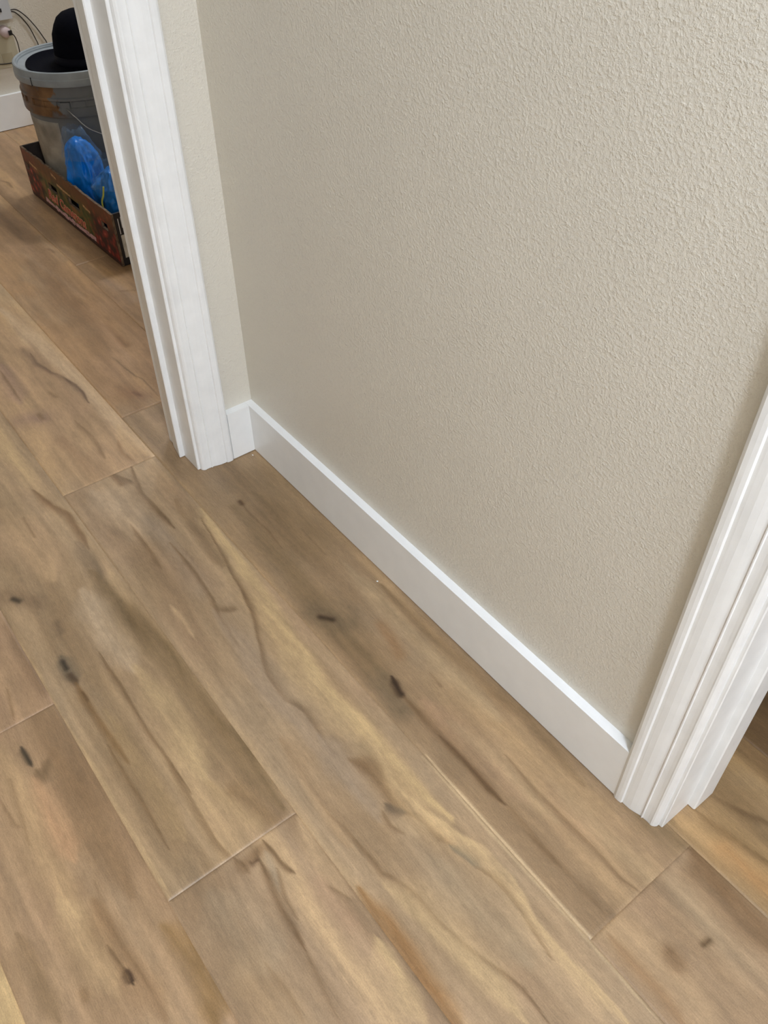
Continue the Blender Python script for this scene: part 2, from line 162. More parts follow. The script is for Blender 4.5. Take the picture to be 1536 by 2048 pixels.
# ------------------------------------------------------------------ floor: laminate planks laid along x
FEATS = [[[126,104,74],0.55,0.06,0.06,[[0.0955,-0.0527],[0.2828,-0.0668]]],[[126,104,74],0.7,0.022,0.026,[[0.1259,-0.1244],[0.2908,-0.1336],[0.4425,-0.1414],[0.5571,-0.1433],[0.6267,-0.1407]]],[[116,92,65],0.7,0.002,0.003,[[0.1257,-0.1117],[0.1628,-0.1152],[0.2166,-0.112],[0.2753,-0.1155]]],[[88,66,42],0.9,0.005,0.005,[[0.1234,-0.1124],[0.1314,-0.113]]],[[116,92,65],0.5,0.0015,0.0015,[[0.2507,-0.0642],[0.3281,-0.0667]]],[[118,100,76],0.75,0.028,0.024,[[0.4218,-0.1513],[0.4718,-0.1283]]],[[64,48,32],0.9,0.005,0.005,[[0.4343,-0.1502],[0.451,-0.1387]]],[[122,104,80],0.7,0.022,0.022,[[0.5879,-0.1479],[0.6467,-0.1566]]],[[58,42,28],0.95,0.005,0.006,[[0.5928,-0.13],[0.6227,-0.1375],[0.6339,-0.1371]]],[[116,92,65],0.75,0.009,0.008,[[0.6317,-0.1372],[0.6891,-0.1357],[0.7338,-0.1368],[0.7863,-0.1375],[0.8373,-0.1391]]],[[88,66,42],0.75,0.004,0.005,[[0.7132,-0.1376],[0.7639,-0.1357],[0.8129,-0.139],[0.8454,-0.1378]]],[[116,92,65],0.6,0.002,0.002,[[0.6239,-0.0811],[0.6539,-0.0831]]],[[116,92,65],0.45,0.002,0.007,[[0.8429,-0.1353],[0.8901,-0.136],[0.9477,-0.1409]]],[[176,142,112],0.45,0.022,0.022,[[0.6558,-0.1173],[0.7652,-0.109],[0.8606,-0.1068]]],[[170,146,112],0.6,0.012,0.016,[[0.7035,-0.1105],[0.8032,-0.0975],[0.9043,-0.0956]]],[[116,92,65],0.7,0.002,0.005,[[0.791,-0.0859],[0.853,-0.0898],[0.8999,-0.0891],[0.9446,-0.0884],[1.0046,-0.0909],[1.0309,-0.0847]]],[[116,92,65],0.5,0.002,0.005,[[0.8871,-0.142],[0.9322,-0.1382],[0.9703,-0.1381],[1.0196,-0.1397]]],[[116,92,65],0.35,0.012,0.014,[[0.9936,-0.1366],[1.0394,-0.1347]]],[[180,154,118],0.5,0.014,0.014,[[0.8566,-0.0651],[0.9704,-0.0647],[1.0457,-0.0597]]],[[126,104,74],0.6,0.028,0.022,[[0.9764,-0.0137],[1.0249,0.0055]]],[[168,146,114],0.5,0.015,0.02,[[0.3678,-0.0533],[0.5913,-0.0538],[0.7473,-0.0541]]],[[126,102,72],0.6,0.01,0.014,[[0.4395,-0.0339],[0.6101,-0.0296],[0.7794,-0.0261],[0.8905,-0.0332]]],[[140,106,72],0.5,0.01,0.01,[[0.5057,-0.0847],[0.5704,-0.096]]],[[202,178,142],0.75,0.0025,0.0025,[[0.7232,-0.1733],[0.8068,-0.1738],[0.8741,-0.1739],[1.0287,-0.1725],[1.1368,-0.1744]]],[[198,174,138],0.75,0.003,0.003,[[0.7214,-0.1781],[0.8069,-0.1783],[0.8741,-0.1782],[1.0284,-0.1765],[1.1353,-0.1795]]],[[118,92,64],0.75,0.022,0.034,[[1.0349,0.0078],[1.0981,-0.002],[1.1721,-0.0091]]],[[166,144,114],0.6,0.025,0.02,[[1.0319,-0.0425],[1.1225,-0.055],[1.2028,-0.0552]]],[[120,94,66],0.7,0.011,0.011,[[1.0965,-0.1137],[1.109,-0.1168]]],[[96,76,52],0.8,0.004,0.004,[[1.1138,-0.0753],[1.1153,-0.0661]]],[[186,158,122],0.5,0.014,0.012,[[1.0394,-0.1347],[1.1312,-0.1309],[1.1799,-0.133]]],[[140,106,72],0.4,0.008,0.01,[[1.0397,-0.1527],[1.114,-0.1532],[1.1534,-0.1593]]],[[178,146,104],0.7,0.03,0.012,[[0.9959,0.0224],[1.0583,0.0222],[1.1524,0.0204]]],[[168,128,84],0.6,0.016,0.018,[[1.0601,0.0402],[1.1353,0.0461]]],[[104,82,56],0.7,0.003,0.008,[[0.9774,0.0835],[1.0138,0.0929],[1.0873,0.1182]]],[[122,96,64],0.5,0.004,0.008,[[1.0053,0.0513],[1.046,0.0595],[1.1175,0.0729]]],[[110,86,58],0.7,0.03,0.022,[[0.9119,0.1847],[1.0464,0.1795]]],[[192,164,130],0.95,0.03,0.016,[[-0.8161,-0.2195],[-0.6078,-0.2078],[-0.4164,-0.1995],[-0.1992,-0.1864],[-0.0463,-0.1764]]],[[104,80,62],0.75,0.003,0.007,[[-0.5865,-0.2333],[-0.5397,-0.2376],[-0.4854,-0.2274],[-0.4719,-0.2193],[-0.4077,-0.2032],[-0.3745,-0.2018],[-0.3255,-0.2075]]],[[120,98,76],0.6,0.012,0.012,[[-0.6088,-0.2421],[-0.5335,-0.2423]]],[[116,92,65],0.65,0.003,0.009,[[-0.2919,-0.2522],[-0.2242,-0.2443],[-0.1761,-0.2458],[-0.1394,-0.2551]]],[[140,120,104],0.7,0.026,0.024,[[-0.3545,-0.3323],[-0.3406,-0.3011]]],[[116,92,65],0.6,0.005,0.005,[[-0.3564,-0.3023],[-0.3352,-0.3022]]],[[116,92,65],0.6,0.005,0.005,[[-0.4127,-0.2565],[-0.3912,-0.252]]],[[150,128,112],0.7,0.024,0.024,[[-0.581,-0.303],[-0.5114,-0.3061],[-0.4159,-0.3177]]],[[116,92,65],0.6,0.002,0.005,[[-0.5582,-0.3111],[-0.481,-0.3118],[-0.4227,-0.3151]]],[[196,164,124],0.55,0.016,0.012,[[-0.2235,-0.1912],[-0.1341,-0.2045],[-0.0948,-0.1835]]],[[140,106,72],0.5,0.002,0.006,[[-0.1784,-0.2111],[-0.1353,-0.2207],[-0.1001,-0.2145]]],[[150,120,90],0.5,0.014,0.014,[[-0.2489,-0.3015],[-0.1021,-0.2831]]],[[184,152,116],0.5,0.018,0.014,[[-0.64,-0.282],[-0.4188,-0.2758],[-0.2609,-0.2654]]],[[170,154,130],0.7,0.034,0.032,[[-0.0677,-0.3181],[0.0097,-0.2947],[0.128,-0.2656]]],[[146,134,116],0.6,0.02,0.02,[[0.0665,-0.2637],[0.2668,-0.2734]]],[[104,82,58],0.7,0.003,0.009,[[-0.0924,-0.2613],[-0.0505,-0.2444]]],[[116,92,65],0.75,0.003,0.009,[[-0.0928,-0.2242],[-0.0075,-0.241],[0.053,-0.2392],[0.1121,-0.238]]],[[126,100,72],0.7,0.006,0.006,[[-0.0876,-0.2645],[-0.0525,-0.2606]]],[[184,154,118],0.6,0.01,0.012,[[-0.0928,-0.2003],[-0.0139,-0.1929],[0.0349,-0.1976]]],[[116,92,65],0.65,0.002,0.007,[[0.054,-0.2963],[0.1397,-0.2991],[0.1864,-0.3012]]],[[122,98,70],0.55,0.018,0.012,[[0.047,-0.204],[0.1867,-0.2099],[0.2435,-0.213]]],[[116,92,65],0.8,0.002,0.006,[[0.1398,-0.2622],[0.1839,-0.2614],[0.222,-0.261],[0.2613,-0.2629],[0.2941,-0.2645],[0.3317,-0.2721],[0.3718,-0.2763],[0.4098,-0.2826]]],[[116,92,65],0.6,0.008,0.004,[[0.3227,-0.267],[0.3368,-0.2522]]],[[188,160,124],0.7,0.006,0.005,[[0.2654,-0.3271],[0.3168,-0.3275],[0.3461,-0.3301]]],[[198,170,126],1,0.012,0.026,[[0.0985,-0.1808],[0.2287,-0.1849],[0.3645,-0.1998],[0.4562,-0.2121],[0.545,-0.2175],[0.6312,-0.2169],[0.7209,-0.2156],[0.8166,-0.2086]]],[[186,160,122],0.6,0.03,0.016,[[0.45,-0.2355],[0.5458,-0.2449],[0.6419,-0.2423]]],[[116,92,65],0.75,0.007,0.0015,[[0.1167,-0.1889],[0.193,-0.2017],[0.3025,-0.2188],[0.3568,-0.2298],[0.3973,-0.2435],[0.4506,-0.2683],[0.481,-0.2766],[0.5122,-0.2797],[0.532,-0.2794],[0.5459,-0.2712],[0.5642,-0.2669],[0.5966,-0.2681],[0.632,-0.273],[0.675,-0.2748],[0.7111,-0.2761]]],[[156,142,122],0.75,0.026,0.01,[[0.3191,-0.275],[0.4123,-0.284],[0.5053,-0.297],[0.5788,-0.2844],[0.6563,-0.2867],[0.7225,-0.2846]]],[[150,138,120],0.7,0.022,0.014,[[0.6095,-0.271],[0.6911,-0.2782],[0.7608,-0.2806]]],[[120,94,66],0.7,0.016,0.01,[[0.667,-0.2606],[0.703,-0.2448],[0.751,-0.248],[0.7767,-0.2433]]],[[96,82,66],0.85,0.005,0.009,[[0.747,-0.26],[0.7609,-0.2558],[0.7731,-0.2445]]],[[116,92,65],0.7,0.012,0.002,[[0.7731,-0.2445],[0.7997,-0.236],[0.8271,-0.2388],[0.8541,-0.2294]]],[[104,96,80],0.85,0.009,0.002,[[0.8419,-0.2347],[0.868,-0.2282],[0.8898,-0.2227]]],[[116,92,65],0.85,0.008,0.0015,[[0.8823,-0.2252],[0.9066,-0.2172],[0.9342,-0.2172],[0.959,-0.2187],[0.9795,-0.2231],[1.0157,-0.2285]]],[[198,170,128],0.8,0.003,0.022,[[0.6569,-0.2229],[0.7284,-0.2302],[0.7861,-0.2255],[0.8269,-0.2175],[0.87,-0.2047],[0.9207,-0.201],[0.9693,-0.2063],[1.0114,-0.2074],[1.0725,-0.2067],[1.1164,-0.2071]]],[[116,92,65],0.65,0.002,0.004,[[0.7519,-0.2696],[0.7749,-0.2734],[0.7962,-0.2656]]],[[190,164,128],0.6,0.006,0.005,[[0.7768,-0.26],[0.8043,-0.2573]]],[[116,92,65],0.75,0.002,0.005,[[0.6923,-0.3281],[0.7114,-0.3286],[0.7411,-0.3225],[0.7665,-0.3212],[0.8002,-0.3187],[0.8169,-0.3197],[0.8259,-0.3142],[0.8652,-0.3023],[0.9008,-0.3013],[0.9379,-0.2967],[0.9623,-0.2904],[0.9675,-0.2889],[0.9903,-0.2804],[1.0185,-0.2738],[1.044,-0.2748],[1.0626,-0.2766]]],[[160,140,112],0.6,0.024,0.024,[[0.841,-0.263],[0.9289,-0.2584],[1.0054,-0.2505]]],[[193,166,124],0.75,0.028,0.008,[[0.831,-0.3267],[0.8849,-0.3153],[0.9596,-0.3097],[1.0424,-0.3026]]],[[146,110,70],0.85,0.012,0.016,[[0.8141,-0.3563],[0.8554,-0.3532],[0.8924,-0.3519],[0.9395,-0.3529],[0.9895,-0.3549],[1.0126,-0.3569]]],[[154,126,94],0.6,0.022,0.012,[[0.5817,-0.3199],[0.69,-0.3265],[0.7638,-0.3311]]],[[186,158,122],0.5,0.005,0.005,[[0.6497,-0.3315],[0.7209,-0.332],[0.782,-0.3287]]],[[172,148,116],0.5,0.008,0.005,[[0.9562,-0.2513],[0.9899,-0.2351],[1.016,-0.2369]]],[[190,160,122],0.6,0.022,0.02,[[-0.1235,-0.4657],[-0.0047,-0.4556],[0.0995,-0.4528]]],[[176,150,118],0.5,0.016,0.016,[[-0.116,-0.413],[0.0598,-0.3921]]],[[116,88,60],0.7,0.004,0.012,[[-0.1394,-0.3946],[-0.0762,-0.3836],[-0.0371,-0.3695],[0.0235,-0.3719],[0.0671,-0.3789]]],[[116,92,65],0.5,0.002,0.003,[[-0.0777,-0.4405],[-0.0182,-0.4414]]],[[126,110,88],0.7,0.018,0.018,[[0.0807,-0.53],[0.1263,-0.4973]]],[[74,62,46],0.9,0.005,0.005,[[0.0971,-0.5228],[0.1083,-0.517]]],[[130,106,80],0.6,0.005,0.005,[[0.114,-0.4959],[0.1405,-0.4961]]],[[116,96,74],0.7,0.007,0.007,[[0.1897,-0.4877],[0.2099,-0.4877]]],[[128,108,84],0.6,0.014,0.016,[[0.0375,-0.3917],[0.0925,-0.3882],[0.1455,-0.3938]]],[[184,162,134],0.8,0.028,0.026,[[0.1483,-0.4257],[0.2626,-0.4295],[0.3474,-0.428]]],[[186,160,120],0.7,0.016,0.016,[[0.339,-0.4239],[0.4428,-0.419],[0.5112,-0.4234],[0.5751,-0.4276]]],[[124,102,72],0.85,0.014,0.024,[[0.1167,-0.3943],[0.2256,-0.3868],[0.3329,-0.3706],[0.4391,-0.368],[0.5317,-0.3713],[0.6103,-0.3703],[0.6704,-0.3689]]],[[104,92,74],0.85,0.012,0.01,[[0.2541,-0.5058],[0.2916,-0.5071],[0.3107,-0.5073]]],[[52,44,34],0.9,0.003,0.004,[[0.2649,-0.5071],[0.2827,-0.5082]]],[[78,60,42],0.8,0.004,0.006,[[0.2959,-0.5089],[0.3133,-0.5069]]],[[118,90,58],0.8,0.004,0.007,[[0.3133,-0.5084],[0.3497,-0.5085],[0.3841,-0.5082],[0.4374,-0.5056],[0.4851,-0.5047]]],[[88,66,42],0.6,0.002,0.003,[[0.3368,-0.5068],[0.354,-0.5057]]],[[116,92,65],0.7,0.002,0.004,[[0.4404,-0.5145],[0.4797,-0.5141],[0.515,-0.5146],[0.5708,-0.5142],[0.629,-0.5154]]],[[116,92,65],0.7,0.002,0.005,[[0.2841,-0.4566],[0.3177,-0.4587],[0.3602,-0.4567],[0.4178,-0.458],[0.4668,-0.4587],[0.4947,-0.4574],[0.5356,-0.458],[0.5791,-0.4578]]],[[116,92,65],0.55,0.002,0.008,[[0.5208,-0.4624],[0.5867,-0.4619],[0.6565,-0.463],[0.6861,-0.4576],[0.7001,-0.455]]],[[192,164,124],0.8,0.003,0.013,[[0.1331,-0.5473],[0.2368,-0.5478],[0.3285,-0.5455],[0.4658,-0.5443],[0.5403,-0.5423],[0.6831,-0.542]]],[[172,146,108],0.6,0.016,0.016,[[0.5751,-0.4276],[0.6471,-0.4159],[0.6765,-0.4112]]],[[130,104,72],0.5,0.014,0.01,[[0.6085,-0.4083],[0.673,-0.3938]]],[[168,142,104],0.5,0.01,0.02,[[0.3851,-0.4933],[0.5254,-0.4917],[0.629,-0.4941]]],[[190,162,126],0.75,0.016,0.012,[[0.6929,-0.368],[0.751,-0.3686],[0.8143,-0.3678]]],[[116,92,65],0.8,0.002,0.007,[[0.6867,-0.4558],[0.7039,-0.45],[0.7159,-0.45]]],[[70,50,36],0.8,0.003,0.003,[[0.7034,-0.4425],[0.709,-0.4415],[0.7057,-0.4292]]],[[122,96,68],0.7,0.01,0.009,[[0.7039,-0.45],[0.6991,-0.4251]]],[[116,92,65],0.8,0.002,0.005,[[0.6887,-0.415],[0.7088,-0.4126],[0.7273,-0.4117],[0.7419,-0.4092],[0.7507,-0.4061]]],[[152,142,122],0.75,0.005,0.005,[[0.703,-0.4201],[0.7277,-0.4245],[0.7569,-0.4321]]],[[112,88,62],0.8,0.005,0.006,[[0.71,-0.4319],[0.7416,-0.4369],[0.7763,-0.441],[0.8049,-0.4418],[0.8338,-0.4455]]],[[116,92,65],0.5,0.003,0.004,[[0.7316,-0.4196],[0.769,-0.4312],[0.8014,-0.4323]]],[[168,150,124],0.35,0.04,0.034,[[0.7096,-0.5029],[0.7842,-0.4914],[0.8264,-0.4902]]],[[116,92,65],0.45,0.002,0.004,[[0.8338,-0.4455],[0.8702,-0.4508],[0.9203,-0.4586]]],[[116,92,65],0.4,0.002,0.004,[[0.816,-0.4905],[0.8623,-0.4863],[0.8967,-0.4891]]],[[176,142,112],0.4,0.014,0.014,[[0.7819,-0.3899],[0.8427,-0.3885]]],[[116,92,65],0.5,0.002,0.003,[[0.789,-0.3828],[0.8044,-0.3757],[0.821,-0.3689]]],[[193,166,124],0.75,0.008,0.024,[[0.8751,-0.3742],[0.9261,-0.3787],[0.9747,-0.3821]]],[[188,160,122],0.4,0.03,0.03,[[0.8214,-0.5139],[0.8915,-0.5054]]],[[176,146,112],0.5,0.02,0.02,[[0.2042,-0.5822],[0.3185,-0.579]]],[[116,92,65],0.6,0.002,0.003,[[0.2607,-0.5918],[0.2933,-0.5977],[0.3206,-0.6033]]],[[130,104,78],0.6,0.012,0.012,[[0.147,-0.5459],[0.2987,-0.5487]]],[[138,112,84],0.6,0.044,0.034,[[0.3311,-0.5764],[0.4389,-0.5543],[0.5282,-0.5579]]],[[48,42,32],0.9,0.003,0.006,[[0.3686,-0.6096],[0.3889,-0.6087],[0.408,-0.609]]],[[104,84,60],0.7,0.01,0.01,[[0.4163,-0.608],[0.4322,-0.6057],[0.4098,-0.5856]]],[[192,152,114],0.65,0.02,0.018,[[0.4258,-0.62],[0.5076,-0.618],[0.5672,-0.6159]]],[[188,158,118],0.6,0.014,0.018,[[0.3403,-0.6306],[0.4457,-0.6412],[0.5441,-0.6458],[0.6346,-0.6381]]],[[120,94,66],0.4,0.02,0.016,[[0.4029,-0.5756],[0.5583,-0.5852],[0.6534,-0.5754]]],[[188,160,120],0.6,0.026,0.022,[[0.6029,-0.6502],[0.6792,-0.6449],[0.7414,-0.6423]]],[[138,108,76],0.55,0.014,0.022,[[0.629,-0.6165],[0.7179,-0.6127],[0.7987,-0.6093]]],[[58,42,28],0.9,0.003,0.006,[[0.7233,-0.6215],[0.7336,-0.6202],[0.7434,-0.6212]]],[[116,92,65],0.7,0.002,0.004,[[0.6866,-0.6264],[0.7133,-0.6231],[0.7406,-0.6223]]],[[118,92,62],0.6,0.005,0.005,[[0.7166,-0.6702],[0.7242,-0.6712]]],[[132,104,66],0.7,0.024,0.014,[[0.7076,-0.5627],[0.7557,-0.5552],[0.8071,-0.5576],[0.8402,-0.5637]]],[[118,96,68],0.55,0.01,0.014,[[0.6091,-0.7082],[0.6711,-0.7078],[0.7288,-0.7075]]],[[116,92,65],0.4,0.002,0.004,[[0.4294,-0.6622],[0.4757,-0.659],[0.4838,-0.6541]]],[[116,92,65],0.3,0.002,0.004,[[0.4091,-0.6414],[0.5136,-0.6535]]],[[116,92,65],0.35,0.002,0.005,[[0.6063,-0.6064],[0.6764,-0.6122],[0.7609,-0.6087]]],[[204,176,130],0.7,0.04,0.04,[[0.6619,-0.7449],[0.7008,-0.742]]],[[134,104,74],0.5,0.06,0.04,[[-1.0119,-0.0708],[-0.693,-0.0698],[-0.4735,-0.0692]]],[[116,92,65],0.75,0.0015,0.003,[[-0.4634,-0.0954],[-0.4355,-0.0916],[-0.4026,-0.0905],[-0.3581,-0.0858],[-0.3408,-0.0789],[-0.3057,-0.0787],[-0.2613,-0.0801]]],[[96,66,46],0.7,0.007,0.006,[[-0.3051,-0.1159],[-0.2892,-0.1099]]],[[126,92,66],0.5,0.024,0.016,[[-0.3136,-0.1267],[-0.2794,-0.1032]]],[[120,90,58],0.6,0.009,0.009,[[-0.5223,-0.0513],[-0.4812,-0.046]]],[[130,98,70],0.5,0.012,0.01,[[-0.6002,-0.0604],[-0.4854,-0.0514]]],[[170,138,106],0.5,0.008,0.02,[[-0.6782,-0.0509],[-0.4227,-0.069]]],[[170,142,112],0.5,0.01,0.01,[[-1.0826,-0.071],[-0.8621,-0.0505],[-0.7299,-0.0412]]],[[128,98,68],0.45,0.022,0.018,[[-0.8777,-0.0704],[-0.6355,-0.0697]]],[[164,138,108],0.5,0.01,0.014,[[-1.1345,0.004],[-0.9553,0.0012]]],[[104,78,56],0.5,0.005,0.006,[[-1.0404,-0.0081],[-1.0158,-0.0042]]],[[168,142,118],0.6,0.018,0.016,[[-0.7881,0.0438],[-0.6547,0.0548]]],[[116,92,65],0.4,0.003,0.005,[[-0.7176,0.0448],[-0.6977,0.0782]]],[[112,86,60],0.5,0.003,0.006,[[-1.5665,0.0473],[-1.5276,0.061],[-1.4842,0.0574]]]]  # streaks and knots; pale strips along one seam paint in its bevel highlight
YD, PW = 0.01083, 0.18596
def vnoise(x, y, seed):
    xi = np.floor(x).astype(np.int64); yi = np.floor(y).astype(np.int64); fx = x-xi; fy = y-yi
    fx = fx*fx*fx*(fx*(fx*6-15)+10); fy = fy*fy*fy*(fy*(fy*6-15)+10)
    def h(a, b):
        n = (a*374761393 + b*668265263 + seed*2147483 + 1013904223) & 0xffffffff
        n = ((n ^ (n >> 13))*1274126177) & 0xffffffff
        n = ((n ^ (n >> 16))*2246822519) & 0xffffffff
        return ((n ^ (n >> 15)) & 0xffff)/65535.0
    return (h(xi, yi)*(1-fx)+h(xi+1, yi)*fx)*(1-fy)+(h(xi, yi+1)*(1-fx)+h(xi+1, yi+1)*fx)*fy
def fbm(x, y, seed, o=4, g=0.5):
    s = 0; a = 1; t = 0
    for i in range(o):
        s = s+a*vnoise(x*2**i, y*2**i, seed+i*17); t += a; a *= g
    return s/t
def slin(c):
    c = np.asarray(c)/255.0
    return np.where(c <= 0.04045, c/12.92, ((c+0.055)/1.055)**2.4)
def polydist(X, Y, pts):
    best = np.full(X.shape, 1e9); side = np.zeros(X.shape); tt = np.zeros(X.shape); tot = 0; n = len(pts)-1
    for i, (a, b) in enumerate(zip(pts, pts[1:])):
        dx, dy = b[0]-a[0], b[1]-a[1]; l2 = dx*dx+dy*dy+1e-12
        t = np.clip(((X-a[0])*dx+(Y-a[1])*dy)/l2, 0, 1)
        px, py = X-a[0]-t*dx, Y-a[1]-t*dy; d = np.hypot(px, py)
        s = dx*(Y-a[1])-dy*(X-a[0]); m = d < best
        best = np.where(m, d, best); side = np.where(m, s, side); tt = np.where(m, (i+t)/n, tt)
    return best, side, tt
BASES = {(0, 1): (152, 127, 97), (0, 2): (156, 131, 102), (-1, 1): (140, 115, 82), (-2, 1): (100, 78, 52), (1, 1): (168, 143, 112), (1, 0): (170, 141, 107),
         (2, 1): (166, 141, 109), (2, 2): (166, 141, 112), (3, 1): (158, 131, 102), (3, 2): (164, 137, 106), (4, 1): (190, 162, 120), (0, 0): (160, 128, 93), (-1, 0): (160, 130, 97), (-2, 0): (156, 126, 94), (-3, 0): (164, 130, 94), (2, 0): (160, 134, 104), (1, 2): (164, 138, 108)}
JOINTS = {0: (-0.241, 1.029), 1: (-0.0899, 1.18), 2: (-0.585, 0.685), 3: (-0.94, 0.329), 4: (-0.5, 0.77), -1: (0.36, 1.63), -2: (-0.05, 1.22)}
def wood(X, Y, k, j):
    sd = (k*7919+j*104729+977) & 0xffff; rs = np.random.RandomState(sd)
    ox, oy = rs.rand()*50, rs.rand()*50
    q_ = rs.rand(); base = np.array(BASES.get((k, j), (150+q_*22, 123+q_*22, 93+q_*20)), float)
    x = X+ox; y = Y+oy
    wy = y + 0.030*(fbm(x*2.6, y*5, sd, 3)-0.5) + 0.006*(fbm(x*14, y*22, sd+5, 3)-0.5)
    wide = fbm(x*1.7, wy*20, sd+11, 3)
    mid = fbm(x*3.6, wy*70, sd+23, 3)
    fine = fbm(x*14, wy*330, sd+31, 3)
    cloud = fbm(x*6, y*14, sd+41, 4)
    ring = 0.5+0.5*np.sin((wy*150 + 5*fbm(x*1.3, y*7, sd+51, 2))*2)
    col = base[None, :]*np.ones((X.size, 1))
    def mixto(c, f):
        f = np.clip(f, 0, 1)[:, None]; return col*(1-f)+np.array(c, float)[None, :]*f
    col = mixto(base*np.array([1.17, 1.17, 1.13]), (wide-0.50)*2.6)
    col = mixto(base*np.array([0.83, 0.81, 0.78]), (0.48-wide)*2.8)
    col = mixto((158, 140, 116), (cloud-0.56)*1.3)
    col = mixto((172, 140, 112), (0.44-cloud)*1.1)
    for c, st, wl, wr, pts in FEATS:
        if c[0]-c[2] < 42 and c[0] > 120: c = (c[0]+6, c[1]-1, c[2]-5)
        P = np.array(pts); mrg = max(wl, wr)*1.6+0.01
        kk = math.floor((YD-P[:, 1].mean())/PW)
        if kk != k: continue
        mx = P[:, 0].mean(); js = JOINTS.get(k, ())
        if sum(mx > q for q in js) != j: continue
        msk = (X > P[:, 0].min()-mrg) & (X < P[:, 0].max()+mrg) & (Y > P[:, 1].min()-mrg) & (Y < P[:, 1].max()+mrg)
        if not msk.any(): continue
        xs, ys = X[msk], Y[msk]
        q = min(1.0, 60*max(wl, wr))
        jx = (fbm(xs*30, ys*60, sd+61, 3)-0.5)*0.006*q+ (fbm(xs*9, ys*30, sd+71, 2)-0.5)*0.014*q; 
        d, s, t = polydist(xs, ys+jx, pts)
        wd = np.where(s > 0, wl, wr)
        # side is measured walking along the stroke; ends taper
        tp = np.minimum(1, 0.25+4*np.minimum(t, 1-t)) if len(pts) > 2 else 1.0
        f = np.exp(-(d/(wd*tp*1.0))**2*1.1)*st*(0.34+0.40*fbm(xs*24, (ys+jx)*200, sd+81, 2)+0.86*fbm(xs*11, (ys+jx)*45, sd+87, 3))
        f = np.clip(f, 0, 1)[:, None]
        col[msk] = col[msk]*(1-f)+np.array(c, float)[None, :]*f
    blot = fbm(X*26+ox, wy*70, sd+91, 3); spk = fbm(X*190+ox, Y*230+oy, sd+95, 2)
    col *= (1+0.12*(mid-0.5)+0.10*(fine-0.5)+0.12*(blot-0.5)+0.05*(spk-0.5)+0.022*(ring-0.5))[:, None]
    return col
def axis(a, b, step, e=0.0022):
    n = max(1, int(round((b-a-2*e)/step)))
    return np.concatenate(([a, a+e*0.45], np.linspace(a+e, b-e, n+1), [b-e*0.45, b]))
def axis_x(a, b):
    m = -0.28
    if b <= m: st = 0.006
    elif a >= m: st = 0.0035
    else:
        l = axis(a, m, 0.006); r = axis(m, b, 0.0035)
        return np.concatenate((l[:-2], r[2:]))
    if a > 1.35 or b < -2.0: st = 0.05
    return axis(a, b, st)
FX0, FX1, FY0, FY1 = -2.09, 4.1, -2.0, 2.6
V = []; Fc = []; Cc = []; base_i = 0
for k in range(math.floor((YD-FY1)/PW), math.floor((YD-FY0)/PW)+1):
    y1 = min(YD-k*PW, FY1); y0 = max(YD-(k+1)*PW, FY0)
    js = list(JOINTS.get(k, (((k*0.43) % 1.27)-0.6, ((k*0.43) % 1.27)+0.67)))
    edges = [js[0]-1.27*2, js[0]-1.27]+js
    while edges[-1] < FX1: edges.append(edges[-1]+1.27)
    for a, b in zip(edges, edges[1:]):
        a2, b2 = max(a, FX0), min(b, FX1)
        if b2-a2 < 0.01: continue
        vis = -3 <= k <= 4 and a2 < 1.4
        xs = axis_x(a2, b2) if vis else axis(a2, b2, 0.06)
        ys = axis(y0, y1, (0.0018 if b2 > -0.28 else 0.003) if vis else 0.03)
        Xg, Yg = np.meshgrid(xs, ys, indexing='ij')
        j = sum((a+b)/2 > q for q in js)
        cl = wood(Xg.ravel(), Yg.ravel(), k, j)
        ez = np.minimum(np.minimum(Xg-a, b-Xg), np.minimum(Yg-(YD-(k+1)*PW), (YD-k*PW)-Yg))
        Z = -0.0012*np.clip(1-ez/0.0022, 0, 1)
        V.append(np.stack((Xg.ravel(), Yg.ravel(), Z.ravel()), 1)); Cc.append(slin(cl))
        nx, ny = len(xs), len(ys); I = (np.arange(nx)[:, None]*ny+np.arange(ny)[None, :])+base_i
        Fc.append(np.stack((I[:-1, :-1], I[1:, :-1], I[1:, 1:], I[:-1, 1:]), -1).reshape(-1, 4)); base_i += nx*ny
V = np.concatenate(V); Fc = np.concatenate(Fc); Cc = np.concatenate(Cc)
me = D.meshes.new('floor'); me.vertices.add(len(V)); me.vertices.foreach_set('co', V.astype(np.float32).ravel())
me.loops.add(Fc.size); me.loops.foreach_set('vertex_index', Fc.astype(np.int32).ravel())
me.polygons.add(len(Fc)); me.polygons.foreach_set('loop_start', np.arange(0, Fc.size, 4, dtype=np.int32)); me.polygons.foreach_set('loop_total', np.full(len(Fc), 4, np.int32))
me.update(calc_edges=True)
at = me.color_attributes.new('grain', 'FLOAT_COLOR', 'POINT')
at.data.foreach_set('color', np.concatenate((Cc, np.ones((len(Cc), 1))), 1).astype(np.float32).ravel())
FK = 1.0
m = D.materials.new('laminate_planks'); m.use_nodes = True; nt = m.node_tree; n = nt.nodes; L = nt.links; b = n['Principled BSDF']
a_ = n.new('ShaderNodeAttribute'); a_.attribute_name = 'grain'
tc = n.new('ShaderNodeTexCoord'); mp = n.new('ShaderNodeMapping'); mp.inputs['Scale'].default_value = (0.12, 1, 1); L.new(tc.outputs['Object'], mp.inputs[0])
no = n.new('ShaderNodeTexNoise'); no.inputs['Scale'].default_value = 700; no.inputs['Detail'].default_value = 3; L.new(mp.outputs[0], no.inputs['Vector'])
n5 = n.new('ShaderNodeTexNoise'); n5.inputs['Scale'].default_value = 560; n5.inputs['Detail'].default_value = 3; L.new(tc.outputs['Object'], n5.inputs['Vector'])
sm = n.new('ShaderNodeMath'); sm.operation = 'ADD'; L.new(no.outputs['Fac'], sm.inputs[0]); L.new(n5.outputs['Fac'], sm.inputs[1])
